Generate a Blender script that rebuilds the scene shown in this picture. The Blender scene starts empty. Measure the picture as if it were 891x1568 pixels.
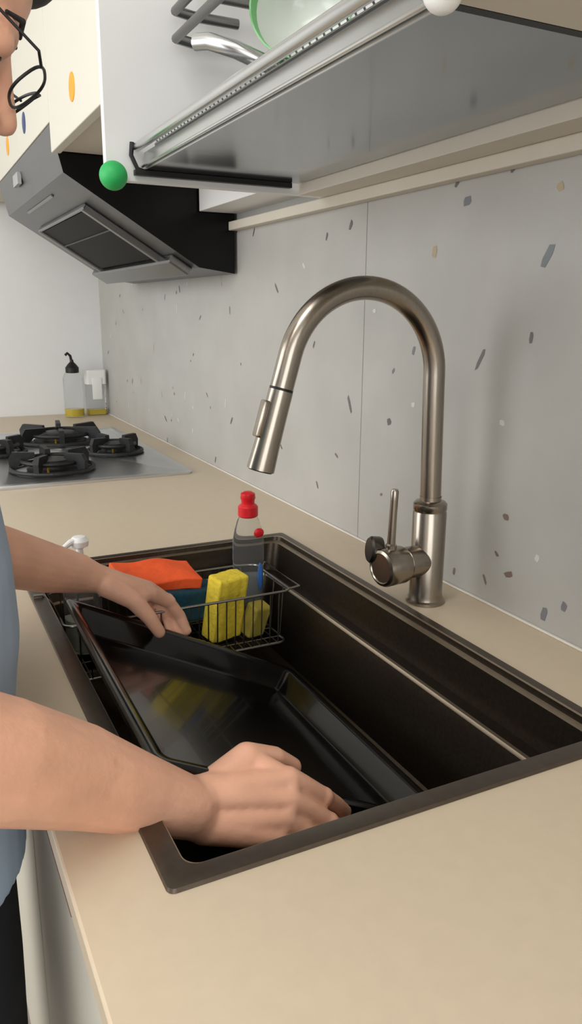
import bpy, bmesh, math, random
from mathutils import Vector, Matrix, Quaternion
random.seed(7)
scene=bpy.context.scene
scene.view_settings.view_transform='Standard'
scene.view_settings.look='None'
V=Vector

# ---------------------------------------------------------------- materials
def srgb(c):
    return tuple(((x/255.)/12.92 if x/255.<=0.04045 else ((x/255.+0.055)/1.055)**2.4) for x in c)+(1,)
def mat(name,col,rough=.5,metal=0,noise=0.0,nscale=20,bump=0.0,bscale=80,spec=.5,coat=0,stretch=None,trans=0,ior=1.45,sss=0,alpha=1,dist=.002):
    m=bpy.data.materials.new(name); m.use_nodes=True
    nt=m.node_tree; p=nt.nodes['Principled BSDF']
    c=srgb(col)
    p.inputs['Base Color'].default_value=c
    p.inputs['Roughness'].default_value=rough
    p.inputs['Metallic'].default_value=metal
    p.inputs['Specular IOR Level'].default_value=spec
    p.inputs['Coat Weight'].default_value=coat
    p.inputs['Transmission Weight'].default_value=trans
    p.inputs['IOR'].default_value=ior
    p.inputs['Alpha'].default_value=alpha
    if sss:
        p.inputs['Subsurface Weight'].default_value=sss
        p.inputs['Subsurface Radius'].default_value=(.01,.004,.002)
        p.inputs['Subsurface Scale'].default_value=1
    tc=nt.nodes.new('ShaderNodeTexCoord'); mp=nt.nodes.new('ShaderNodeMapping')
    nt.links.new(tc.outputs['Object'],mp.inputs['Vector'])
    if stretch: mp.inputs['Scale'].default_value=stretch
    if noise:
        n=nt.nodes.new('ShaderNodeTexNoise'); n.inputs['Scale'].default_value=nscale; n.inputs['Detail'].default_value=4
        nt.links.new(mp.outputs[0],n.inputs['Vector'])
        r=nt.nodes.new('ShaderNodeValToRGB')
        r.color_ramp.elements[0].position=.3; r.color_ramp.elements[1].position=.7
        r.color_ramp.elements[0].color=tuple(x*(1-noise) for x in c[:3])+(1,)
        r.color_ramp.elements[1].color=tuple(min(1,x*(1+noise)) for x in c[:3])+(1,)
        nt.links.new(n.outputs['Fac'],r.inputs['Fac']); nt.links.new(r.outputs['Color'],p.inputs['Base Color'])
    if bump:
        n=nt.nodes.new('ShaderNodeTexNoise'); n.inputs['Scale'].default_value=bscale; n.inputs['Detail'].default_value=5
        nt.links.new(mp.outputs[0],n.inputs['Vector'])
        b=nt.nodes.new('ShaderNodeBump'); b.inputs['Strength'].default_value=bump; b.inputs['Distance'].default_value=dist
        nt.links.new(n.outputs['Fac'],b.inputs['Height']); nt.links.new(b.outputs[0],p.inputs['Normal'])
    return m

M_counter=mat('counter_beige',(199,183,159),.38,noise=.02,nscale=60,spec=.4)
M_wallR=mat('terrazzo_base',(176,174,168),.42,noise=.05,nscale=9,bump=.03,bscale=30)
M_white=mat('white_paint',(230,230,228),.7,noise=.01)
M_ceil=mat('ceiling_paint',(235,233,228),.8,noise=.01)
M_floor=mat('floor_tile',(165,155,142),.4,noise=.06,nscale=5)
M_cab=mat('cabinet_cream',(212,207,193),.45,noise=.01,nscale=8)
M_cabw=mat('cabinet_white',(226,225,223),.45,noise=.01,nscale=8)
M_beige=mat('cabinet_beige_edge',(206,198,183),.5,noise=.02)
M_steel=mat('brushed_nickel',(158,149,137),.25,1,noise=.06,nscale=60,stretch=(8,8,.6))
M_steelp=mat('polished_steel',(212,213,212),.24,1,noise=.03,nscale=6)
M_traym=mat('drip_tray_steel',(158,162,165),.12,1,noise=.04,nscale=7,bump=.10,bscale=9)
M_sinkrim=mat('sink_gunmetal',(102,93,84),.34,.9,noise=.08,nscale=120)
M_sinkedge=mat('sink_edge_highlight',(176,162,142),.38,.9,noise=.06,nscale=120)  # rim and ledge highlights put into a lighter edge colour
M_sink=mat('sink_basin_black',(66,58,49),.36,.85,noise=.15,nscale=200)
M_black=mat('black_enamel',(7,7,8),.17,0,noise=.1,spec=.5,coat=.2)
M_blk=mat('matte_black',(16,16,17),.45,noise=.1)
M_iron=mat('cast_iron',(22,22,23),.5,noise=.2,nscale=90,bump=.3,bscale=200)
M_hoodg=mat('hood_grey_steel',(108,108,109),.36,.85,noise=.04,nscale=12)
M_hoodb=mat('hood_black_glass',(8,8,9),.25,0,noise=.1,spec=.25)
M_glassdark=mat('vent_black',(5,5,6),.5,0,noise=.1,spec=.12)
M_stove=mat('stove_steel',(210,212,214),.28,1,noise=.03,nscale=10)
M_brass=mat('brass',(200,160,70),.35,1,noise=.05)
M_red=mat('red_plastic',(205,28,36),.35,noise=.03)
M_green=mat('green_ball',(40,165,85),.5,noise=.04)
M_whitep=mat('white_plastic',(238,238,235),.35,noise=.01)
M_orange=mat('orange_sponge',(240,92,40),.8,noise=.08,nscale=60,bump=.6,bscale=120)
M_teal=mat('teal_sponge',(18,62,78),.9,noise=.2,nscale=80,bump=.8,bscale=150)
M_yellow=mat('yellow_sponge',(228,202,60),.85,noise=.1,nscale=90,bump=.9,bscale=160)
M_clear=mat('clear_plastic',(240,242,242),.06,0,trans=.96,ior=1.12,noise=.01)
M_oil=mat('yellow_oil',(235,205,30),.1,0,trans=.35,noise=.02)
M_liq=mat('dish_liquid',(205,210,212),.15,0,trans=.8,ior=1.2,noise=.05)
M_lab=mat('blue_label',(50,110,190),.4,noise=.1)
M_skin=mat('skin',(226,172,144),.46,noise=.10,nscale=24,bump=.2,bscale=170,sss=.08)
M_nail=mat('fingernail',(230,182,160),.35,noise=.02)
M_lip=mat('lips',(190,115,105),.45,noise=.05)
M_hair=mat('black_hair',(20,17,16),.55,noise=.3,nscale=100,bump=.8,bscale=200,stretch=(1,6,1))
M_shirt=mat('blue_shirt',(168,186,208),.9,noise=.06,nscale=7,bump=.35,bscale=18)
M_pants=mat('black_pants',(22,23,30),.9,noise=.15,bump=.3,bscale=25)
M_shoe=mat('slipper',(60,60,62),.8,noise=.1)
M_eye=mat('eye_white',(215,208,200),.3,noise=.01)
M_iris=mat('iris_dark',(30,20,15),.2,noise=.1)
M_porc=mat('porcelain',(232,236,230),.2,noise=.01,coat=.3)
M_pgreen=mat('porcelain_green',(120,190,120),.25,noise=.05)
M_capor=mat('handle_orange',(232,160,30),.5,noise=.04)
M_capbl=mat('handle_blue',(40,62,110),.5,noise=.04)
M_label=mat('label_grey',(165,165,165),.5,noise=.05)
M_grout=mat('silicone_white',(222,216,204),.5,noise=.02)
M_frame=mat('window_frame',(235,235,235),.4,noise=.01)
M_soap=mat('soap_liquid',(214,222,205),.15,0,trans=.6,noise=.02)
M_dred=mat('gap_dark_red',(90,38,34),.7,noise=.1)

# ---------------------------------------------------------------- helpers
def link(o):
    scene.collection.objects.link(o); return o
def obj(name,bm,m,smooth=True,mods=None,angle=35):
    me=bpy.data.meshes.new(name)
    bmesh.ops.recalc_face_normals(bm,faces=bm.faces)
    bm.to_mesh(me); bm.free()
    ms=m if isinstance(m,(list,tuple)) else [m]
    for x in ms: me.materials.append(x)
    if smooth:
        for p in me.polygons: p.use_smooth=True
        try: me.set_sharp_from_angle(angle=math.radians(angle))
        except Exception: pass
    return link(bpy.data.objects.new(name,me))
def group(name,objs,loc=(0,0,0)):
    e=bpy.data.objects.new(name,None); e.empty_display_size=.05; link(e); e.location=loc
    e.matrix_world=Matrix.Translation(V(loc))
    for o in objs:
        o.parent=e; o.matrix_parent_inverse=Matrix.Translation(V(loc)).inverted()
    return e
def bm_box(bm,x0,x1,y0,y1,z0,z1,bev=0,mi=0,M=None,seg=2):
    t=bmesh.new()
    r=bmesh.ops.create_cube(t,size=1)
    for v in t.verts:
        v.co=V(((x0+x1)/2+v.co.x*(x1-x0),(y0+y1)/2+v.co.y*(y1-y0),(z0+z1)/2+v.co.z*(z1-z0)))
    if bev: bmesh.ops.bevel(t,geom=t.edges[:],offset=bev,segments=seg,profile=.5,affect='EDGES')
    merge(bm,t,mi,M)
def merge(bm,t,mi=0,M=None):
    if M is not None: bmesh.ops.transform(t,matrix=M,verts=t.verts)
    vm={}
    for v in t.verts: vm[v]=bm.verts.new(v.co)
    for f in t.faces:
        try:
            nf=bm.faces.new([vm[v] for v in f.verts]); nf.material_index=mi if mi>=0 else f.material_index
        except ValueError: pass
    t.free()
def frame(d,ref=None):
    d=V(d).normalized()
    r=ref or (V((0,0,1)) if abs(d.z)<.9 else V((1,0,0)))
    a=d.cross(r).normalized(); b=d.cross(a).normalized()
    return a,b
def bm_tube(bm,pts,rad,n=12,mi=0,cap=True,closed=False):
    pts=[V(p) for p in pts]; N=len(pts)
    rs=rad if isinstance(rad,(list,tuple)) else [rad]*N
    rings=[]; a=None
    for i,p in enumerate(pts):
        if closed: d=(pts[(i+1)%N]-pts[i-1])
        elif i==0: d=pts[1]-pts[0]
        elif i==N-1: d=pts[-1]-pts[-2]
        else: d=(pts[i+1]-pts[i]).normalized()+(pts[i]-pts[i-1]).normalized()
        d.normalize()
        if a is None: a,b=frame(d)
        else:
            a=(a-d*a.dot(d)).normalized(); b=d.cross(a).normalized()
        b=d.cross(a).normalized()
        rings.append([bm.verts.new(p+(a*math.cos(2*math.pi*k/n)+b*math.sin(2*math.pi*k/n))*rs[i]) for k in range(n)])
    R=range(N if closed else N-1)
    for i in R:
        A=rings[i];B=rings[(i+1)%N]
        for k in range(n):
            f=bm.faces.new((A[k],A[(k+1)%n],B[(k+1)%n],B[k])); f.material_index=mi
    if cap and not closed:
        f=bm.faces.new(rings[0][::-1]); f.material_index=mi
        f=bm.faces.new(rings[-1]); f.material_index=mi
def bm_lathe(bm,prof,c=(0,0,0),axis=(0,0,1),n=32,mi=0):
    ax=V(axis).normalized(); a,b=frame(ax); c=V(c); rings=[]
    for r,h in prof:
        if r<1e-6: rings.append([bm.verts.new(c+ax*h)])
        else: rings.append([bm.verts.new(c+ax*h+(a*math.cos(2*math.pi*k/n)+b*math.sin(2*math.pi*k/n))*r) for k in range(n)])
    for i in range(len(rings)-1):
        A=rings[i];B=rings[i+1]
        for k in range(n):
            q=[A[k%len(A)],A[(k+1)%n%len(A)],B[(k+1)%n%len(B)],B[k%len(B)]]
            u=[]
            for v in q:
                if v not in u: u.append(v)
            if len(u)>2:
                f=bm.faces.new(u); f.material_index=mi
def rrect(x0,x1,y0,y1,r,z,n=6):
    out=[]
    for cx,cy,a0 in ((x1-r,y1-r,0),(x0+r,y1-r,90),(x0+r,y0+r,180),(x1-r,y0+r,270)):
        for k in range(n+1):
            a=math.radians(a0+90*k/n); out.append(V((cx+r*math.cos(a),cy+r*math.sin(a),z)))
    return out
def bm_loft(bm,loops,mis=None,capend=True,capstart=False,M=None):
    L=[]
    for l in loops:
        L.append([bm.verts.new((M@V(p)) if M else V(p)) for p in l])
    n=len(L[0])
    for i in range(len(L)-1):
        for k in range(n):
            f=bm.faces.new((L[i][k],L[i][(k+1)%n],L[i+1][(k+1)%n],L[i+1][k]))
            if mis: f.material_index=mis[i]
    if capend:
        f=bm.faces.new(L[-1]); 
        if mis: f.material_index=mis[-1]
    if capstart:
        f=bm.faces.new(L[0][::-1])
        if mis: f.material_index=mis[0]
def bm_sphere(bm,c,r,mi=0,seg=20,M=None):
    t=bmesh.new(); bmesh.ops.create_uvsphere(t,u_segments=seg,v_segments=max(8,seg//2),radius=1)
    if not isinstance(r,(tuple,list)): r=(r,r,r)
    for v in t.verts: v.co=V((v.co.x*r[0],v.co.y*r[1],v.co.z*r[2]))
    if M is not None: bmesh.ops.transform(t,matrix=M,verts=t.verts)
    for v in t.verts: v.co+=V(c)
    merge(bm,t,mi)
def bm_capsule(bm,p,q,r1,r2):
    p=V(p);q=V(q); d=q-p; L=d.length
    if L<1e-5: return
    bm_tube(bm,[p,q],[r1,r2],n=20)
    bm_sphere(bm,p,r1); bm_sphere(bm,q,r2)
def chain(bm,pts):
    for (p,r1),(q,r2) in zip(pts[:-1],pts[1:]): bm_capsule(bm,p,q,r1,r2)
def remesh(o,vs=.003,it=6,fac=.5):
    m=o.modifiers.new('remesh','REMESH'); m.mode='VOXEL'; m.voxel_size=vs; m.use_smooth_shade=True
    s=o.modifiers.new('smooth','SMOOTH'); s.factor=fac; s.iterations=it
def arc(c,r,a0,a1,n,plane='xz'):
    o=[]
    for i in range(n+1):
        a=math.radians(a0+(a1-a0)*i/n)
        if plane=='xz': o.append(V((c[0]+r*math.cos(a),c[1],c[2]+r*math.sin(a))))
        else: o.append(V((c[0]+r*math.cos(a),c[1]+r*math.sin(a),c[2])))
    return o

# ---------------------------------------------------------------- room shell
FX0,FX1,FY0,FY1,FZ,CZ=-1.7,.69,-1.6,3.02,-.9,1.65
def slab(name,x0,x1,y0,y1,z0,z1,m):
    bm=bmesh.new(); bm_box(bm,x0,x1,y0,y1,z0,z1); return obj(name,bm,m,False)
slab('floor',FX0-.1,FX1+.1,FY0-.1,FY1+.1,FZ-.1,FZ,M_floor)
slab('ceiling',FX0-.1,FX1+.1,FY0-.1,FY1+.1,CZ,CZ+.1,M_ceil)
slab('wall_far',FX0-.1,FX1+.1,FY1,FY1+.1,FZ,CZ,M_white)
wr=slab('wall_right',FX1,FX1+.1,FY0,FY1,FZ,CZ,M_wallR)
# near wall with an added, unseen window for fill light
bm=bmesh.new(); nx0,nx1,nz0,nz1=-1.4,.3,0.0,1.35
bm_box(bm,FX0-.1,nx0,FY0-.1,FY0,FZ,CZ); bm_box(bm,nx1,FX1+.1,FY0-.1,FY0,FZ,CZ)
bm_box(bm,nx0,nx1,FY0-.1,FY0,FZ,nz0); bm_box(bm,nx0,nx1,FY0-.1,FY0,nz1,CZ)
obj('wall_near',bm,M_white,False)
bm=bmesh.new()
for x in (nx0,(nx0+nx1)/2-.02,nx1-.04): bm_box(bm,x,x+.04,FY0-.07,FY0-.02,nz0,nz1,.003)
for z in (nz0,nz1-.04): bm_box(bm,nx0,nx1,FY0-.07,FY0-.02,z,z+.04,.003)
obj('fill_window',bm,M_frame,False)
bm=bmesh.new()
wy0,wy1,wz0,wz1=.2,2.6,0.05,1.35
bm_box(bm,FX0-.1,FX0,FY0,wy0,FZ,CZ); bm_box(bm,FX0-.1,FX0,wy1,FY1,FZ,CZ)
bm_box(bm,FX0-.1,FX0,wy0,wy1,FZ,wz0); bm_box(bm,FX0-.1,FX0,wy0,wy1,wz1,CZ)
obj('wall_left',bm,M_white,False)
bm=bmesh.new()
for y in (wy0,(wy0+wy1)/2-.02,wy1-.04): bm_box(bm,FX0-.07,FX0-.02,y,y+.04,wz0,wz1,.003)
for z in (wz0,wz1-.04): bm_box(bm,FX0-.07,FX0-.02,wy0,wy1,z,z+.04,.003)
obj('window_1',bm,M_frame,False)

# terrazzo chips (inlaid aggregate) : y,z,len,width,angle(deg),colour idx
chips=[(718,453,36,13,60,0),(824,329,38,6,62,1),(733,360,15,6,85,1),(1160,231,32,7,-65,1),(1459,432,24,6,-50,1),(1172,527,18,8,60,1),
(938,470,18,10,85,2),(872,531,16,10,10,0),(786,559,14,6,50,1),(707,528,12,10,30,2),(670,23,18,9,80,0),(738,53,16,9,20,3),(783,32,16,5,-60,3),
(751,129,12,9,15,3),(764,75,11,5,-40,3),(850,23,11,5,80,3),(773,251,11,8,0,4),(1036,218,12,10,30,1),(977,333,14,7,70,0),(1029,299,11,5,45,0),
(1296,328,15,5,60,1),(1435,115,19,5,-45,1),(1274,66,17,5,-60,3),(1254,515,16,6,70,1),(1572,548,19,5,60,1),(2784,340,14,8,60,3),(1202,135,13,5,-30,3),
(639,44,13,8,75,0),(972,252,10,8,0,4),(1123,571,13,6,40,1),(895,556,13,6,45,1),(1050,95,8,5,20,3),(690,90,10,7,70,4),(1340,470,14,6,-40,4),(1090,390,10,6,20,4)]
for i in range(230):
    y=random.uniform(-1.5,2.95); z=random.uniform(.0,.6)
    if .6<y<1.6: continue
    chips.append((y*1000,z*1000,random.uniform(6,26),random.uniform(4,8),random.uniform(20,160),random.choice([0,1,1,2,3,3,4])))
cm=[mat('chip_grey',(118,121,124),.4,noise=.05),mat('chip_dark',(104,102,98),.4,noise=.05),mat('chip_ochre',(176,160,128),.4,noise=.05),
    mat('chip_brown',(124,109,97),.4,noise=.05),mat('chip_light',(204,203,198),.4,noise=.05)]
bm=bmesh.new()
for y,z,l,w,a,c in chips:
    l*=.52;w*=.56;n=6;a=math.radians(180-a)
    vs=[]
    for k in range(n):
        t=2*math.pi*k/n+.3; rr=random.uniform(.75,1.1)
        px=math.copysign(abs(math.cos(t))**.6,math.cos(t))*l*rr; py=math.copysign(abs(math.sin(t))**.6,math.sin(t))*w*rr
        vs.append(bm.verts.new((FX1-.0004,(y+px*math.cos(a)-py*math.sin(a))/1000,(z+px*math.sin(a)+py*math.cos(a))/1000)))
    f=bm.faces.new(vs); f.material_index=c
ch=obj('terrazzo_chips',bm,cm,False); ch.parent=wr
bm=bmesh.new(); bm_box(bm,FX1-.0006,FX1,1.1205,1.1215,0,.59); bm_box(bm,FX1-.0006,FX1,-.3,-.2988,0,.59)
j=obj('panel_joint',bm,mat('joint_line',(150,148,142),.6),False); j.parent=wr

# ---------------------------------------------------------------- counter
SX0,SX1,SY0,SY1=.125,.580,.435,1.20
bm=bmesh.new()
xs=[.065,SX0+.006,SX1-.006,.6885]; ys=[-.9,SY0+.006,SY1-.006,3.018]
gv={}
for k,zz in enumerate((0,-.022)):
    for i,x in enumerate(xs):
        for jj,y in enumerate(ys): gv[i,jj,k]=bm.verts.new((x,y,zz))
for i in range(3):
    for jj in range(3):
        if i==1 and jj==1: continue
        bm.faces.new((gv[i,jj,0],gv[i+1,jj,0],gv[i+1,jj+1,0],gv[i,jj+1,0]))
        bm.faces.new((gv[i,jj,1],gv[i,jj+1,1],gv[i+1,jj+1,1],gv[i+1,jj,1]))
def side(a,b): bm.faces.new((gv[a+(0,)],gv[b+(0,)],gv[b+(1,)],gv[a+(1,)]))
for i in range(3):
    side((i,0),(i+1,0)); side((i,3),(i+1,3)); side((0,i),(0,i+1)); side((3,i),(3,i+1))
side((1,1),(2,1)); side((1,2),(2,2)); side((1,1),(1,2)); side((2,1),(2,2))
ctr=obj('countertop',bm,M_counter,False)
bv=ctr.modifiers.new('b','BEVEL'); bv.width=.002; bv.segments=2; bv.angle_limit=math.radians(60)
bm=bmesh.new(); bm_box(bm,.685,.6895,-.9,3.0,.0002,.003,.001)
obj('trim_1',bm,M_grout,False)
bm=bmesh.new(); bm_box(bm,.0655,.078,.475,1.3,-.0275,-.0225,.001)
obj('edge_strip',bm,M_dred,False)  # dark red strip drawn for the gap line under the counter edge
bm=bmesh.new()
y=-.9
while y<3.0:
    y2=min(y+.43,3.015); bm_box(bm,.078,.096,y+.0015,y2-.0015,-.80,-.045,.002); y=y2
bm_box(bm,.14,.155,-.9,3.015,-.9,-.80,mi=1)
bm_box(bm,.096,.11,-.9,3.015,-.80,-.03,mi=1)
bm_box(bm,.096,.688,-.9,-.885,-.80,-.023); bm_box(bm,.11,.688,-.9,3.015,-.80,-.785)
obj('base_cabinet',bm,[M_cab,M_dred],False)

# ---------------------------------------------------------------- sink
bm=bmesh.new()
def SL(l,r,n,f,z,rad): return rrect(SX0+l,SX1-r,SY0+n,SY1-f,rad,z)
loops=[SL(.0,.0,.0,.0,.0003,.006),SL(.0008,.0008,.0008,.0008,.0035,.006),
 SL(.019,.012,.018,.015,.0035,.012),SL(.020,.0145,.019,.016,.0028,.013),SL(.021,.0155,.020,.017,-.004,.013),
 SL(.022,.0200,.021,.021,-.0055,.016),SL(.0225,.0235,.0215,.0235,-.0058,.016),SL(.023,.0245,.022,.0245,-.016,.018),
 SL(.025,.030,.024,.028,-.052,.02),SL(.031,.044,.0245,.0285,-.0535,.024),SL(.034,.050,.025,.029,-.0525,.024),SL(.036,.0525,.026,.030,-.056,.026),
 SL(.040,.060,.030,.034,-.175,.03),SL(.050,.072,.042,.046,-.186,.03),SL(.17,.19,.3,.3,-.188,.02)]
mis=[0,0,2,1,2,2,1,1,1,2,2,1,1,1,1]
bm_loft(bm,loops,mis)
bm_lathe(bm,[(.0,.0),(.045,.0),(.05,.003),(.055,.0)],c=(.345,.8,-.1875),mi=0)
obj('kitchen_sink',bm,[M_sinkrim,M_sink,M_sinkedge],True,angle=40)

# ---------------------------------------------------------------- faucet
FP=V((.617,.819,0)); parts=[]
bm=bmesh.new()
bm_lathe(bm,[(0,0.0003),(.0270,.0003),(.0270,.004),(.0240,.006),(.0228,.012),(.0228,.128),(.0220,.1295),(.0220,.131),(.0228,.1325),(.0228,.140),(.020,.143),(.0145,.1445),(.0145,.15)],c=FP,n=40)
parts.append(obj('column_base',bm,M_steel))
bm=bmesh.new()
cx,cz,R=.5065,.311,.1055
pts=[V((x,.819,z)) for x,z in ((.617,.143),(.6153,.2),(.6137,.25),(.6125,.29))]+arc((cx,.819,cz),R,0,164,36)
d=V((math.cos(math.radians(254)),0,math.sin(math.radians(254))))
e=pts[-1]; pts+= [e+d*.02,e+d*.040]
bm_tube(bm,pts,.0140,n=24); parts.append(obj('spout_arc',bm,M_steel))
bm=bmesh.new(); j0=e+d*.040
bm_lathe(bm,[(0,0),(.0142,0),(.0142,.003),(0,.003)],c=j0,axis=d); parts.append(obj('spray_joint_ring',bm,M_blk))
bm=bmesh.new()
bm_lathe(bm,[(0,.003),(.0146,.003),(.0148,.03),(.0155,.07),(.0166,.095),(.0166,.099),(.014,.1)],c=j0,axis=d,n=36)
side_dir=V((-math.cos(math.radians(16)),0,math.sin(math.radians(16)))); 
Mx=Matrix((( *side_dir,),( *V((0,1,0)),),( *d,))).transposed().to_4x4(); Mx.translation=j0
bm_box(bm,.012,.0195,-.0075,.0075,.018,.062,.0025,M=Mx)
parts.append(obj('spray_head',bm,M_steel))
bm=bmesh.new(); bm_lathe(bm,[(0,.0985),(.0142,.0985),(.0142,.1005),(0,.1008)],c=j0,axis=d); parts.append(obj('spray_nozzle',bm,M_blk))
bm=bmesh.new()
vc=FP+V((0,0,.062))
bm_lathe(bm,[(.0,.0),(.018,.0),(.0215,.02),(.0215,.042),(.0205,.043),(.0205,.0445),(.0245,.046),(.0255,.049),(.0255,.078),(.024,.0815),(.0205,.083),(.0195,.0815),(0,.0815)],c=vc,axis=(-1,-.12,0),n=40)
parts.append(obj('valve_body',bm,M_steel))
bm=bmesh.new()
lv=vc+V((-.066,-.008,.02))
bm_lathe(bm,[(0,0),(.0075,0),(.0075,.010),(.0055,.012),(.005,.07),(.0054,.082),(.004,.085),(0,.085)],c=lv,axis=(.03,.0,1),n=20)
parts.append(obj('lever_handle',bm,M_steel))
bm=bmesh.new(); bm_lathe(bm,[(0,0),(.0175,0),(.0185,.003),(.0185,.014),(.016,.017),(0,.017)],c=vc+V((-.066,.016,.016)),axis=(-.95,.25,.1),n=28); parts.append(obj('valve_cap',bm,mat('dark_nickel',(95,90,84),.3,1)))
group('kitchen_faucet',parts,FP)

# ---------------------------------------------------------------- upper cabinets
bm=bmesh.new()
bm_box(bm,.300,.69,1.225,1.241,.575,1.62,.001,mi=1)
bm_box(bm,.62,.69,.443,1.225,.575,.596,.001,mi=2)
bm_box(bm,.672,.69,.443,1.225,.596,1.62,mi=1)
bm_box(bm,.300,.69,.443,1.225,1.25,1.27,mi=1)
bm_box(bm,.668,.6895,-.9,1.66,.557,.575,.002,mi=2)
bm_box(bm,.300,.69,-.9,.443,.575,1.62,.0015,mi=2)
bm_box(bm,.318,.69,1.241,1.655,.685,1.62,mi=2)
bm_box(bm,.300,.318,1.243,1.653,.680,1.62,.0015)
bm_box(bm,.60,.69,1.241,1.655,.592,.685,.001,mi=1)
bm_box(bm,.318,.69,1.655,3.015,.745,1.62,mi=2)
for a,b in ((1.657,2.07),(2.073,2.50),(2.503,3.012)): bm_box(bm,.300,.318,a,b,.735,1.62,.0015)
cab=obj('upper_cabinet',bm,[M_cab,M_cabw,M_beige],False)
for y,z,m in ((1.43,.745,M_capor),(1.957,.79,M_capbl),(2.245,.79,M_capor)):
    bm=bmesh.new(); bm_lathe(bm,[(0,.0012),(.019,.0012),(.022,.0006),(.0225,-.001)],c=(.2995,y,z),axis=(-1,0,0)); o=obj('finger_pull',bm,m); o.parent=cab
def guard(name,c,m,toward,r=.0205):
    k=r/.0205
    bm=bmesh.new(); bm_sphere(bm,c,r,seg=32); bm_lathe(bm,[(.0,.0),(.011*k,.0),(.012*k,.018*k),(.009*k,.026*k),(0,.026*k)],c=c,axis=toward,n=24)
    o=obj(name,bm,m); remesh(o,.0015,6)
    return o
guard('corner_guard_ball',(.305,1.204,.578),M_green,(.5,.5,.1))
guard('corner_guard_ball',(.314,.432,.5755),M_whitep,(.4,.8,.2),.0125)

# ---------------------------------------------------------------- dish rack + drip tray
parts=[]
bm=bmesh.new()
tx0,tx1,ty0,ty1=.357,.612,.468,1.215
bm_loft(bm,[[(tx0,ty0,.591),(tx1,ty0,.591),(tx1,ty1,.591),(tx0,ty1,.591)],[(tx0,ty0,.5925),(tx1,ty0,.5925),(tx1,ty1,.5925),(tx0,ty1,.5925)]],capstart=True)
bm_box(bm,tx0-.0015,tx0,ty0,ty1,.591,.615,mi=1); bm_box(bm,tx1,tx1+.001,ty0,ty1,.591,.612)
parts.append(obj('drip_tray',bm,[M_traym,M_steelp],False))
bm=bmesh.new()
bm_tube(bm,[(.345,ty0,.622),(.345,ty1,.622)],.0065,n=16)
bm_tube(bm,[(.352,ty0,.596),(.352,ty1,.596)],.0022,n=10)
parts.append(obj('front_rail',bm,M_steelp))
bm=bmesh.new()
for yy in (ty0-.001,ty1+.001):
    bm_tube(bm,[(.338,yy,.628),(.336,yy,.61),(.345,yy,.592),(.36,yy,.588),(.60,yy,.588)],.0035,n=8)
bm_box(bm,.34,.60,ty1-.004,ty1+.006,.583,.5905)
bm_box(bm,.34,.66,ty0-.006,ty0+.003,.583,.5905)
parts.append(obj('end_brackets',bm,M_blk))
bm=bmesh.new()
for x,z in ((.375,.628),(.60,.640),(.48,.632)): bm_tube(bm,[(x,ty0,z),(x,ty1,z)],.003,n=8)
yy=ty0+.03
while yy<ty1:
    bm_tube(bm,[(.372,yy,.638),(.378,yy,.628),(.48,yy,.632),(.60,yy,.64),(.604,yy,.66)],.0011,n=6); yy+=.014
for x,z,y0 in ((.40,.80,.75),(.44,.83,.75),(.40,.765,.80)): bm_tube(bm,[(x,y0,z),(x,ty1-.03,z),(x+.03,ty1-.02,z),(x+.1,ty1-.02,z)],.007,n=10)
parts.append(obj('wire_rack',bm,mat('rack_wire',(120,120,118),.3,1,noise=.03)))
bm=bmesh.new(); bm_tube(bm,[(.375,1.03,.715),(.385,1.01,.712),(.41,.985,.700),(.44,.975,.688),(.48,.97,.68)],.0105,n=16)
parts.append(obj('rack_arm',bm,M_steelp))
group('dish_rack',parts,(.48,.84,.59))
bm=bmesh.new()
ax=V((-.55,-.75,.15))
bm_lathe(bm,[(0,.0),(.03,.0),(.032,.006),(.05,.02),(.062,.045),(.065,.06),(.063,.06),(.059,.045),(.047,.023),(.028,.01),(0,.009)],c=(.515,.995,.742),axis=ax,n=40)
for f in bm.faces:
    h=(f.calc_center_median()-V((.515,.995,.742))).dot(ax.normalized())
    if h>.052: f.material_index=1
obj('bowl',bm,[M_porc,M_pgreen])

# ---------------------------------------------------------------- range hood
HY0,HY1=1.662,2.50
A=(.302,.733);B=(.322,.648);C=(.600,.478);D=(.683,.467);E=(.683,.733)
parts=[]
bm=bmesh.new()
def prism(bm,prof,y0,y1,mi=0,sidemi=0):
    a=[bm.verts.new((x,y0,z)) for x,z in prof]; b=[bm.verts.new((x,y1,z)) for x,z in prof]; n=len(prof)
    for i in range(n):
        f=bm.faces.new((a[i],a[(i+1)%n],b[(i+1)%n],b[i])); f.material_index=mi
    f=bm.faces.new(a); f.material_index=sidemi; f=bm.faces.new(b[::-1]); f.material_index=sidemi
prism(bm,[A,B,C,D,E],HY0,HY1,0,1)
parts.append(obj('hood_body',bm,[M_hoodg,M_hoodb],False))
sd=V((C[0]-B[0],0,C[1]-B[1])); sd.normalize(); nn=V((sd.z,0,-sd.x)); 
if nn.x>0: nn=-nn
HM=Matrix((( *sd,),( 0,1,0),( *nn,))).transposed().to_4x4(); HM.translation=V((B[0],0,B[1]))
bm=bmesh.new()
bm_box(bm,.085,.265,1.80,2.34,.0005,.010,.002,M=HM)
parts.append(obj('vent_panel',bm,M_glassdark,False))
bm=bmesh.new()
bm_box(bm,.075,.275,1.775,1.797,.0,.016,.003,M=HM); bm_box(bm,.075,.275,2.343,2.36,.0,.016,.003,M=HM)
bm_box(bm,.074,.082,1.775,2.36,.0,.014,.003,M=HM); bm_box(bm,.270,.325,1.70,2.46,.0,.020,.004,M=HM)
bm_box(bm,.020,.027,1.90,2.26,.0,.004,.001,M=HM)
parts.append(obj('vent_frame',bm,mat('hood_trim',(140,140,140),.3,1,noise=.03),False))
bm=bmesh.new()
bm_box(bm,.15,.153,1.80,2.34,.0101,.0125,M=HM)
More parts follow.
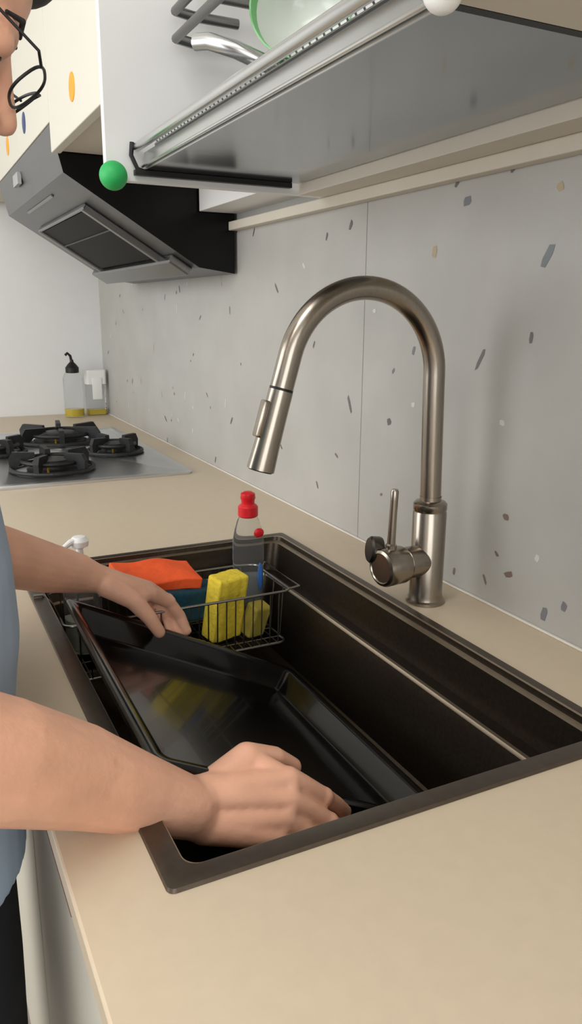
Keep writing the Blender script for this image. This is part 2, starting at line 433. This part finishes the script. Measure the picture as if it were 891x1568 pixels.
parts.append(obj('vent_handle',bm,mat('vent_line',(60,60,60),.4),False))
bm=bmesh.new(); bm_box(bm,.300,.309,2.12,2.2,.685,.712); parts.append(obj('label',bm,M_label,False))
group('range_hood',parts,(.5,2.08,.6))

# ---------------------------------------------------------------- gas stove
parts=[]
bm=bmesh.new()
bm_loft(bm,[rrect(.15,.612,1.765,2.56,.02,.0003),rrect(.15,.612,1.765,2.56,.02,.005),rrect(.153,.609,1.768,2.557,.018,.0085),rrect(.17,.592,1.785,2.54,.015,.0085),rrect(.175,.587,1.79,2.535,.014,.006)])
parts.append(obj('cooktop',bm,M_stove,True,angle=30))
def burner(c,r,prongs,tag):
    bm=bmesh.new(); x,y=c
    bm_tube(bm,arc((x,y,.012),r*.98,0,350,35,'xy'),.0055,n=8,closed=True)
    bm_tube(bm,arc((x,y,.030),r*.72,0,350,35,'xy'),.0055,n=8,closed=True)
    for k in range(prongs):
        a=2*math.pi*k/prongs+.4
        Mx=Matrix.Translation(V((x,y,0)))@Matrix.Rotation(a,4,'Z')
        t=bmesh.new()
        prof=[(r*1.0,.007),(r*1.02,.036),(r*.93,.052),(r*.42,.050),(r*.40,.039),(r*.72,.026),(r*.90,.007)]
        aa=[t.verts.new((px,-.0065,pz)) for px,pz in prof]; bb=[t.verts.new((px,.0065,pz)) for px,pz in prof]
        for i in range(len(prof)):
            t.faces.new((aa[i],aa[(i+1)%len(prof)],bb[(i+1)%len(prof)],bb[i]))
        t.faces.new(aa); t.faces.new(bb[::-1])
        merge(bm,t,0,Mx)
    parts.append(obj('pan_support_'+tag,bm,M_iron,False))
    bm=bmesh.new()
    bm_lathe(bm,[(0,.0065),(r*.6,.0065),(r*.62,.010),(r*.5,.013),(r*.45,.022),(r*.46,.028),(r*.40,.033),(0,.034)],c=(x,y,0),n=32)
    parts.append(obj('burner_cap_'+tag,bm,M_iron))
    bm=bmesh.new(); bm_lathe(bm,[(r*.452,.0215),(r*.475,.022),(r*.475,.026),(r*.452,.0265)],c=(x,y,0),n=32)
    bm_tube(bm,[(x-r*.2,y-r*.58,.008),(x-r*.2,y-r*.58,.026)],.003,n=8)
    parts.append(obj('burner_ring_'+tag,bm,M_brass))
burner((.305,1.93),.100,5,'a'); burner((.50,2.10),.075,4,'b'); burner((.40,2.36),.125,6,'c'); burner((.205,2.2),.075,4,'d')
group('gas_stove',parts,(.38,2.16,0))

# ---------------------------------------------------------------- far condiment bottles
parts=[]; c=(.556,2.93,0)
bm=bmesh.new(); bm_lathe(bm,[(0,.001),(.033,.001),(.035,.005),(.035,.14),(.028,.16),(.018,.165)],c=c); parts.append(obj('bottle_body',bm,M_clear))
bm=bmesh.new(); bm_lathe(bm,[(0,.003),(.032,.003),(.032,.03),(0,.03)],c=c); parts.append(obj('oil',bm,M_oil))
bm=bmesh.new(); bm_lathe(bm,[(.022,.16),(.024,.162),(.024,.18),(.015,.192),(.007,.2),(.006,.208)],c=c)
bm_tube(bm,[V(c)+V((0,0,.2)),V(c)+V((-.004,0,.222)),V(c)+V((-.014,0,.232)),V(c)+V((-.022,0,.224))],.005,n=10); parts.append(obj('pour_spout',bm,M_blk))
group('oil_bottle',parts,c)
parts=[]; c=(.643,2.955,0)
bm=bmesh.new(); bm_loft(bm,[rrect(c[0]-.036,c[0]+.036,c[1]-.025,c[1]+.025,.01,z) for z in (.001,.115)],capstart=True); parts.append(obj('jar_body',bm,M_clear))
bm=bmesh.new(); bm_loft(bm,[rrect(c[0]-.033,c[0]+.033,c[1]-.022,c[1]+.022,.008,z) for z in (.003,.022)],capstart=True); parts.append(obj('seasoning',bm,M_oil))
bm=bmesh.new(); bm_loft(bm,[rrect(c[0]-.037,c[0]+.037,c[1]-.026,c[1]+.026,.01,z) for z in (.116,.168)],capstart=True)
bm_box(bm,c[0]-.018,c[0]+.018,c[1]-.03,c[1]-.026,.06,.14,.002); parts.append(obj('jar_lid',bm,M_whitep))
group('seasoning_jar',parts,c)

# ---------------------------------------------------------------- sink caddy basket & contents
bx0,bx1,by0,by1=.160,.505,1.012,1.158; zb,zt=-.118,-.032
bm=bmesh.new()
def rect_wire(x0,x1,y0,y1,z,r): bm_tube(bm,rrect(x0,x1,y0,y1,.012,z,4),r,n=8,closed=True)
rect_wire(bx0,bx1,by0,by1,zt,.0022); rect_wire(bx0+.006,bx1-.006,by0+.004,by1-.004,zb,.002)
x=bx0+.02
while x<bx1-.01:
    bm_tube(bm,[(x,by0,zt),(x,by0+.004,zb),(x,by1-.004,zb),(x,by1,zt)],.0011,n=6); x+=.0145
for y in (1.04,1.075,1.11,1.145):
    bm_tube(bm,[(bx0,y,zt),(bx0+.006,y,zb),(bx1-.006,y,zb),(bx1,y,zt)],.0011,n=6)
for y in (1.05,1.13):
    bm_tube(bm,[(bx0,y,zt),(bx0-.008,y,-.01),(bx0-.02,y,.006),(bx0-.032,y,.0065)],.002,n=8)
bm_tube(bm,[(bx1,1.02,zt),(bx1+.018,1.02,zt+.002),(bx1+.018,1.15,zt+.002),(bx1,1.15,zt)],.0018,n=8)
obj('sink_caddy',bm,mat('caddy_wire',(150,147,140),.3,1,noise=.05))

def sponge(name,c,dim,rot,m,wav=0,scour=None):
    bm=bmesh.new()
    t=bmesh.new(); bmesh.ops.create_cube(t,size=1)
    bmesh.ops.subdivide_edges(t,edges=t.edges[:],cuts=7,use_grid_fill=True)
    for v in t.verts:
        v.co=V((v.co.x*dim[0],v.co.y*dim[1],v.co.z*dim[2]))
        v.co.z+=wav*math.sin(v.co.x*60+v.co.y*40); v.co.y+=wav*math.sin(v.co.x*80)
        if scour: v.co.y+=.0016*math.sin(v.co.x*520)
    bmesh.ops.transform(t,matrix=Matrix.Translation(V(c))@(Matrix.Rotation(rot[2],4,'Z')@Matrix.Rotation(rot[1],4,'Y')@Matrix.Rotation(rot[0],4,'X')),verts=t.verts)
    merge(bm,t)
    o=obj(name,bm,m,angle=180); 
    b=o.modifiers.new('b','BEVEL'); b.width=.004; b.segments=2; b.limit_method='ANGLE'; b.angle_limit=math.radians(50)
    s=o.modifiers.new('s','SUBSURF'); s.levels=1; s.render_levels=2
    return o
sponge('scouring_sponge',(.362,1.098,-.055),(.095,.06,.05),(.0,.1,.1),M_teal,.001)
sponge('orange_cleaning_cloth',(.318,1.112,-.012),(.128,.07,.020),(.2,.10,.05),M_orange,.003)
sponge('yellow_sponge',(.414,1.062,-.060),(.058,.036,.104),(.12,.08,.25),M_yellow,.0015,1)
sponge('folded_yellow_cloth',(.463,1.055,-.088),(.035,.03,.05),(.1,.3,.2),mat('yellow_cloth',(165,150,60),.9,noise=.15,nscale=50,bump=.6),.003)
parts=[]; c=V((.480,1.122,-.112))
bm=bmesh.new()
def ell(rx,ry,z): return [c+V((rx*math.cos(2*math.pi*k/32),ry*math.sin(2*math.pi*k/32),z)) for k in range(32)]
bm_loft(bm,[ell(.022,.016,.0),ell(.024,.02,.005),ell(.025,.021,.06),ell(.027,.021,.105),ell(.027,.019,.135),ell(.023,.016,.155),ell(.018,.014,.170),ell(.013,.013,.178)],capstart=True)
parts.append(obj('bottle_body',bm,M_clear))
bm=bmesh.new(); bm_loft(bm,[ell(.020,.014,.003),ell(.022,.017,.02),ell(.022,.017,.075)],capstart=True); parts.append(obj('dish_liquid',bm,M_liq))
bm=bmesh.new(); bm_sphere(bm,c+V((.014,-.016,.075)),(.005,.003,.024)); parts.append(obj('label',bm,M_lab))
bm=bmesh.new(); bm_lathe(bm,[(.014,.175),(.0165,.177),(.0165,.192),(.014,.195),(.011,.197),(.011,.203),(.0125,.206),(.0115,.214),(.006,.217),(0,.217)],c=c,n=28); parts.append(obj('red_cap',bm,M_red))
bm=bmesh.new(); bm_sphere(bm,c+V((.012,-.0165,.150)),(.009,.003,.008)); parts.append(obj('red_sticker',bm,M_red))
group('dish_soap_bottle',parts,c)
parts=[]; c=V((.205,1.11,-.110))
bm=bmesh.new(); bm_lathe(bm,[(0,0),(.026,0),(.028,.004),(.028,.10),(.022,.118),(.012,.124)],c=c); parts.append(obj('bottle_body',bm,M_clear))
bm=bmesh.new(); bm_lathe(bm,[(0,.003),(.025,.003),(.025,.05),(0,.05)],c=c); parts.append(obj('soap',bm,M_soap))
bm=bmesh.new(); bm_lathe(bm,[(.014,.12),(.015,.122),(.015,.138),(.006,.141),(.005,.158),(.013,.162),(.014,.170),(.009,.176),(0,.177)],c=c)
bm_tube(bm,[c+V((0,0,.169)),c+V((-.014,-.006,.170)),c+V((-.024,-.010,.165))],[.007,.005,.0035],n=10); parts.append(obj('pump_head',bm,M_whitep))
group('soap_dispenser',parts,c)

# ---------------------------------------------------------------- black baking tray held in the sink
P0=V((.160,.985,.020)); P1=V((.489,.978,-.148)); ex=(P1-P0); W=ex.length; ex.normalize(); ey=V((0.005,-1,0)); ey=(ey-ex*ey.dot(ex)).normalized(); ez=ex.cross(ey)
if ez.z<0: ez=-ez
TM=Matrix(((*ex,),(*ey,),(*ez,))).transposed().to_4x4(); TM.translation=P0
H=.425
bm=bmesh.new()
def TL(i,z,r): return rrect(i,W-i,i,H-i,r,z,6)
bm_loft(bm,[TL(.0,-.005,.012),TL(-.001,.0,.012),TL(.001,.0022,.011),TL(.004,.0024,.010),TL(.013,.0005,.009),TL(.0145,-.002,.009),TL(.023,-.027,.010),TL(.028,-.030,.009),TL(.05,-.030,.008)],M=TM)
bm_loft(bm,[TL(.0,-.005,.012),TL(.0135,-.002,.010),TL(.022,-.028,.011),TL(.028,-.0325,.009),TL(.05,-.0325,.008)],M=TM)
obj('baking_tray',bm,M_black,True,angle=50)

# ---------------------------------------------------------------- person
person=[]
def nail(p,q,nrm,w=.0055):
    p=V(p);q=V(q); d=(q-p).normalized(); n=V(nrm); n=(n-d*n.dot(d)).normalized(); s=d.cross(n)
    Mx=Matrix((( *d,),( *s,),( *n,))).transposed().to_4x4()
    bm=bmesh.new(); bm_sphere(bm,q+n*.0053-d*.001,(.0060,w*.92,.0018),M=Mx,seg=14)
    return obj('fingernail',bm,M_nail)
def hand(name,armchain,wr2,mcps,fingers,thumb,dors):
    bm=bmesh.new()
    chain(bm,armchain)
    last=armchain[-1]
    for w in wr2:
        chain(bm,[last,w])
    for i,m in enumerate(mcps):
        w=wr2[0] if i<2 else wr2[1]
        mid=(V(w[0])*.45+V(m[0])*.55, .0145)
        chain(bm,[w,mid,m])
    for a,b in zip(mcps[:-1],mcps[1:]): bm_capsule(bm,a[0],b[0],a[1]*.93,b[1]*.93)
    nails=[]
    for m,f in zip(mcps,fingers):
        ch=[m]+f; chain(bm,ch)
        # soft web between the knuckle and first bone
        q=V(m[0])*.6+V(f[0][0])*.4; bm_sphere(bm,q,(m[1]+f[0][1])*.5*1.03)
        bm_sphere(bm,V(f[0][0])+V(dors)*.0012,f[0][1]*1.04)
        nails.append(nail(ch[-2][0],ch[-1][0],dors))
    chain(bm,thumb)
    bm_capsule(bm,thumb[1][0],mcps[0][0],.0115,.009)
    nails.append(nail(thumb[-2][0],thumb[-1][0],V(dors)+V((0,0,.8)),.007))
    o=obj(name,bm,M_skin); remesh(o,.0018,5,.5)
    return [o]+nails
person+=hand('right_arm',
  [((-.10,.56,.40),.05),((-.07,.50,.20),.046),((-.045,.478,.148),.043),((.031,.507,.090),.0435),((.085,.530,.049),.039),((.14,.541,.008),.031),((.175,.545,-.016),.0260)],
  [((.196,.551,-.014),.0190),((.190,.541,-.034),.0180)],
  [((.270,.543,-.015),.0112),((.266,.531,-.028),.0112),((.258,.523,-.040),.0108),((.247,.518,-.050),.0100)],
  [[((.306,.543,-.045),.0094),((.323,.548,-.062),.0085),((.335,.554,-.076),.0074)],
   [((.302,.525,-.059),.0096),((.318,.532,-.077),.0086),((.327,.547,-.089),.0075)],
   [((.288,.513,-.070),.0092),((.303,.522,-.089),.0082),((.308,.540,-.098),.0072)],
   [((.268,.508,-.074),.0082),((.281,.517,-.090),.0074),((.285,.532,-.097),.0066)]],
  [((.208,.560,-.012),.0160),((.240,.568,.000),.0142),((.270,.574,-.012),.0108),((.292,.579,-.030),.0088)],
  (.1,-.8,.5))
person+=hand('left_arm',
  [((-.09,.93,.38),.048),((-.02,.925,.20),.043),((.005,.925,.142),.040),((.088,.945,.098),.0365),((.135,.962,.074),.032),((.175,.976,.056),.0265)],
  [((.203,.975,.043),.018),((.203,.996,.041),.018)],
  [((.272,.978,.012),.0112),((.274,.997,.012),.0114),((.268,1.015,.008),.0110),((.257,1.030,.002),.0100)],
  [[((.303,.994,-.012),.0090),((.319,.996,-.036),.0082),((.326,.990,-.058),.0072)],
   [((.305,1.008,-.014),.0090),((.319,1.007,-.042),.0082),((.319,.992,-.066),.0072)],
   [((.296,1.022,-.018),.0086),((.306,1.015,-.046),.0078),((.306,.995,-.064),.0069)],
   [((.279,1.034,-.022),.0078),((.288,1.020,-.046),.0070),((.288,1.000,-.060),.0062)]],
  [((.212,.968,.036),.0165),((.243,.958,.014),.0130),((.262,.953,-.012),.0102),((.275,.952,-.036),.0084)],
  (.35,-.1,.9))
# head
f_=V((.84,0,-.545)).normalized(); u_=V((.545,0,.84)).normalized(); s_=V((0,1,0))
HC=V((.050,.76,.662))
HMx=Matrix(((*f_,),(*s_,),(*u_,))).transposed().to_4x4(); HMx.translation=HC
def hl(a,s,b): return HMx@V((a,s,b))
R3=HMx.to_3x3().to_4x4()
bm=bmesh.new()
bm_sphere(bm,hl(-.008,0,0),(.092,.077,.092),M=R3,seg=32)
bm_sphere(bm,hl(.032,0,-.045),(.055,.062,.075),M=R3,seg=32)
bm_sphere(bm,hl(.050,0,-.105),(.034,.036,.030),M=R3,seg=24)
bm_sphere(bm,hl(.070,0,-.014),(.017,.050,.011),M=R3)
for sg in (-1,1):
    chain(bm,[(hl(-.005,sg*.060,-.075),.016),(hl(.03,sg*.045,-.105),.016),(hl(.062,sg*.012,-.122),.015)])
    bm_sphere(bm,hl(.060,sg*.04,-.055),(.024,.022,.022),M=R3)
    bm_sphere(bm,hl(-.005,sg*.079,-.035),(.018,.007,.031),M=R3)
    bm_sphere(bm,hl(.094,sg*.013,-.078),(.010,.008,.008),M=R3)
    bm_sphere(bm,hl(.0720,sg*.031,-.029),(.0152,.0152,.0135),M=R3)
chain(bm,[(hl(.078,0,-.025),.008),(hl(.093,0,-.05),.009),(hl(.106,0,-.072),.0115)])
bm_sphere(bm,hl(.080,0,-.102),(.016,.026,.012),M=R3)
chain(bm,[(hl(-.025,0,-.05),.055),((-.03,.76,.56),.056),((-.065,.76,.47),.062),((-.08,.76,.40),.07)])
o=obj('head',bm,M_skin); remesh(o,.0028,4); person.append(o)
bm=bmesh.new(); bm_sphere(bm,hl(.094,0,-.0965),(.006,.022,.005),M=R3); bm_sphere(bm,hl(.092,0,-.106),(.007,.019,.006),M=R3); person.append(obj('lips',bm,M_lip))
bm=bmesh.new()
for sg in (-1,1): bm_sphere(bm,hl(.071,sg*.031,-.033),.0125)
person.append(obj('eyes',bm,M_eye))
bm=bmesh.new()
for sg in (-1,1): bm_sphere(bm,hl(.0785,sg*.031,-.0395),(.004,.006,.005),M=R3)
person.append(obj('irises',bm,M_iris))
bm=bmesh.new()
for sg in (-1,1): chain(bm,[(hl(.085,sg*.014,-.010),.002),(hl(.082,sg*.035,-.005),.0024),(hl(.070,sg*.050,-.012),.0016)])
person.append(obj('eyebrows',bm,M_hair))
bm=bmesh.new()
bm_sphere(bm,hl(-.022,0,.018),(.098,.084,.090),M=R3,seg=32)
bm_sphere(bm,hl(.042,0,.046),(.051,.062,.036),M=R3,seg=24)
bm_sphere(bm,hl(-.05,0,-.03),(.062,.075,.065),M=R3,seg=24)
for sg in (-1,1): bm_sphere(bm,hl(.02,sg*.068,.01),(.03,.012,.035),M=R3)
o=obj('hair',bm,M_hair); remesh(o,.004,4); person.append(o)
bm=bmesh.new()
for sg in (-1,1):
    pts=[]
    for k in range(28):
        a=2*math.pi*k/28; ca,sa=math.cos(a),math.sin(a)
        pts.append(hl(.120-.012*(.5+.5*math.copysign(abs(ca)**.75,ca)*sg)-.012*(.5-.5*math.copysign(abs(sa)**.75,sa)), sg*.033+math.copysign(abs(ca)**.75,ca)*.026, -.045+math.copysign(abs(sa)**.75,sa)*.018))
    bm_tube(bm,pts,.0013,n=8,closed=True)
    bm_tube(bm,[hl(.109,sg*.058,-.032),hl(.102,sg*.073,-.028),hl(.04,sg*.081,-.020),hl(-.01,sg*.084,-.012),hl(-.035,sg*.082,-.03)],.0013,n=8)
bm_tube(bm,[hl(.116,-.008,-.038),hl(.119,0,-.034),hl(.116,.008,-.038)],.0013,n=8)
person.append(obj('glasses_frame',bm,M_blk))
# torso / shirt
def ring(cx,cy,z,rx,ry,n=40,p=.85):
    out=[]
    for k in range(n):
        a=2*math.pi*k/n; ca,sa=math.cos(a),math.sin(a)
        w=1+.012*math.sin(5*a+z*30)
        out.append(V((cx+math.copysign(abs(ca)**p,ca)*rx*w,cy+math.copysign(abs(sa)**p,sa)*ry*w,z)))
    return out
bm=bmesh.new()
secs=[(-.125,-.082,.145,.188),(-.03,-.08,.143,.188),(.03,-.078,.143,.188),(.10,-.068,.141,.19),(.17,-.066,.140,.192),(.25,-.070,.132,.20),(.33,-.078,.122,.205),(.40,-.082,.105,.19),(.445,-.085,.085,.14),(.475,-.078,.07,.09)]
bm_loft(bm,[ring(cx,.755,z,rx,ry) for z,cx,rx,ry in secs],capstart=True)
chain(bm,[((-.085,.59,.38),.068),((-.09,.555,.30),.062),((-.085,.53,.235),.060)])
chain(bm,[((-.085,.92,.38),.068),((-.06,.935,.30),.060),((-.04,.935,.24),.058)])
o=obj('shirt',bm,M_shirt); remesh(o,.006,6); person.append(o)
bm=bmesh.new(); bm_lathe(bm,[(.064,0),(.070,.004),(.066,.012),(.060,.010)],c=(-.068,.76,.468),axis=(.3,0,1)); person.append(obj('shirt_collar',bm,M_shirt))
bm=bmesh.new()
bm_loft(bm,[ring(-.085,.755,z,rx,ry) for z,rx,ry in ((-.38,.132,.185),(-.25,.137,.182),(-.11,.134,.178))],capstart=True)
for sg in (-1,1):
    chain(bm,[((-.085,.755+sg*.095,-.34),.09),((-.08,.755+sg*.10,-.55),.072),((-.09,.755+sg*.105,-.70),.055),((-.10,.755+sg*.105,-.84),.042)])
o=obj('pants',bm,M_pants); remesh(o,.008,6); person.append(o)
bm=bmesh.new()
for sg in (-1,1):
    chain(bm,[((-.11,.755+sg*.105,-.862),.038),((-.05,.755+sg*.11,-.865),.035),((.02,.755+sg*.118,-.872),.028)])
o=obj('shoes',bm,M_shoe); remesh(o,.006,4); person.append(o)
group('person',person,(-.085,.755,-.9))

# ---------------------------------------------------------------- lights
def area(name,loc,target,sx,sy,e,col=(1,1,1)):
    l=bpy.data.lights.new(name,'AREA'); l.shape='RECTANGLE'; l.size=sx; l.size_y=sy; l.energy=e; l.color=col
    o=link(bpy.data.objects.new(name,l)); o.location=loc
    o.rotation_euler=(V(target)-V(loc)).to_track_quat('-Z','Y').to_euler(); return o
area('window_daylight',(FX0+.02,1.4,.70),(.5,1.2,.3),2.3,1.25,31,(1,.99,.98))
area('near_fill',(-.55,FY0+.02,.68),(-.2,1.2,.3),1.6,1.25,17,(1,.99,.98))  # fill light added behind the camera to lift arms and shirt
area('ceiling_fill',(-.7,.3,CZ-.03),(-.7,.3,0),1.2,.8,18,(1,.98,.95))  # unseen ceiling source added for overall brightness
bm=bmesh.new(); bm_box(bm,-1.3,-.1,-.1,.7,CZ-.02,CZ-.001,.005); obj('ceiling_fill_panel',bm,M_whitep,False)  # unseen panel that goes with the added ceiling fill
w=bpy.data.worlds.new('sky'); scene.world=w; w.use_nodes=True
nt=w.node_tree; bg=nt.nodes['Background']; bg.inputs['Strength'].default_value=1.2
bg.inputs['Color'].default_value=(.85,.92,1,1)

# ---------------------------------------------------------------- camera
cam=bpy.data.cameras.new('camera'); co=link(bpy.data.objects.new('camera',cam))
R=Matrix(((0.8961,0.1055,-0.4311),(-0.4437,0.2303,-0.8661),(0.0079,0.9674,0.2532)))
co.matrix_world=Matrix.Translation((0,0,.39))@R.to_quaternion().normalized().to_matrix().to_4x4()
cam.sensor_fit='VERTICAL'; cam.sensor_height=36; cam.lens=1181/1568*36; cam.clip_start=.02
scene.camera=co
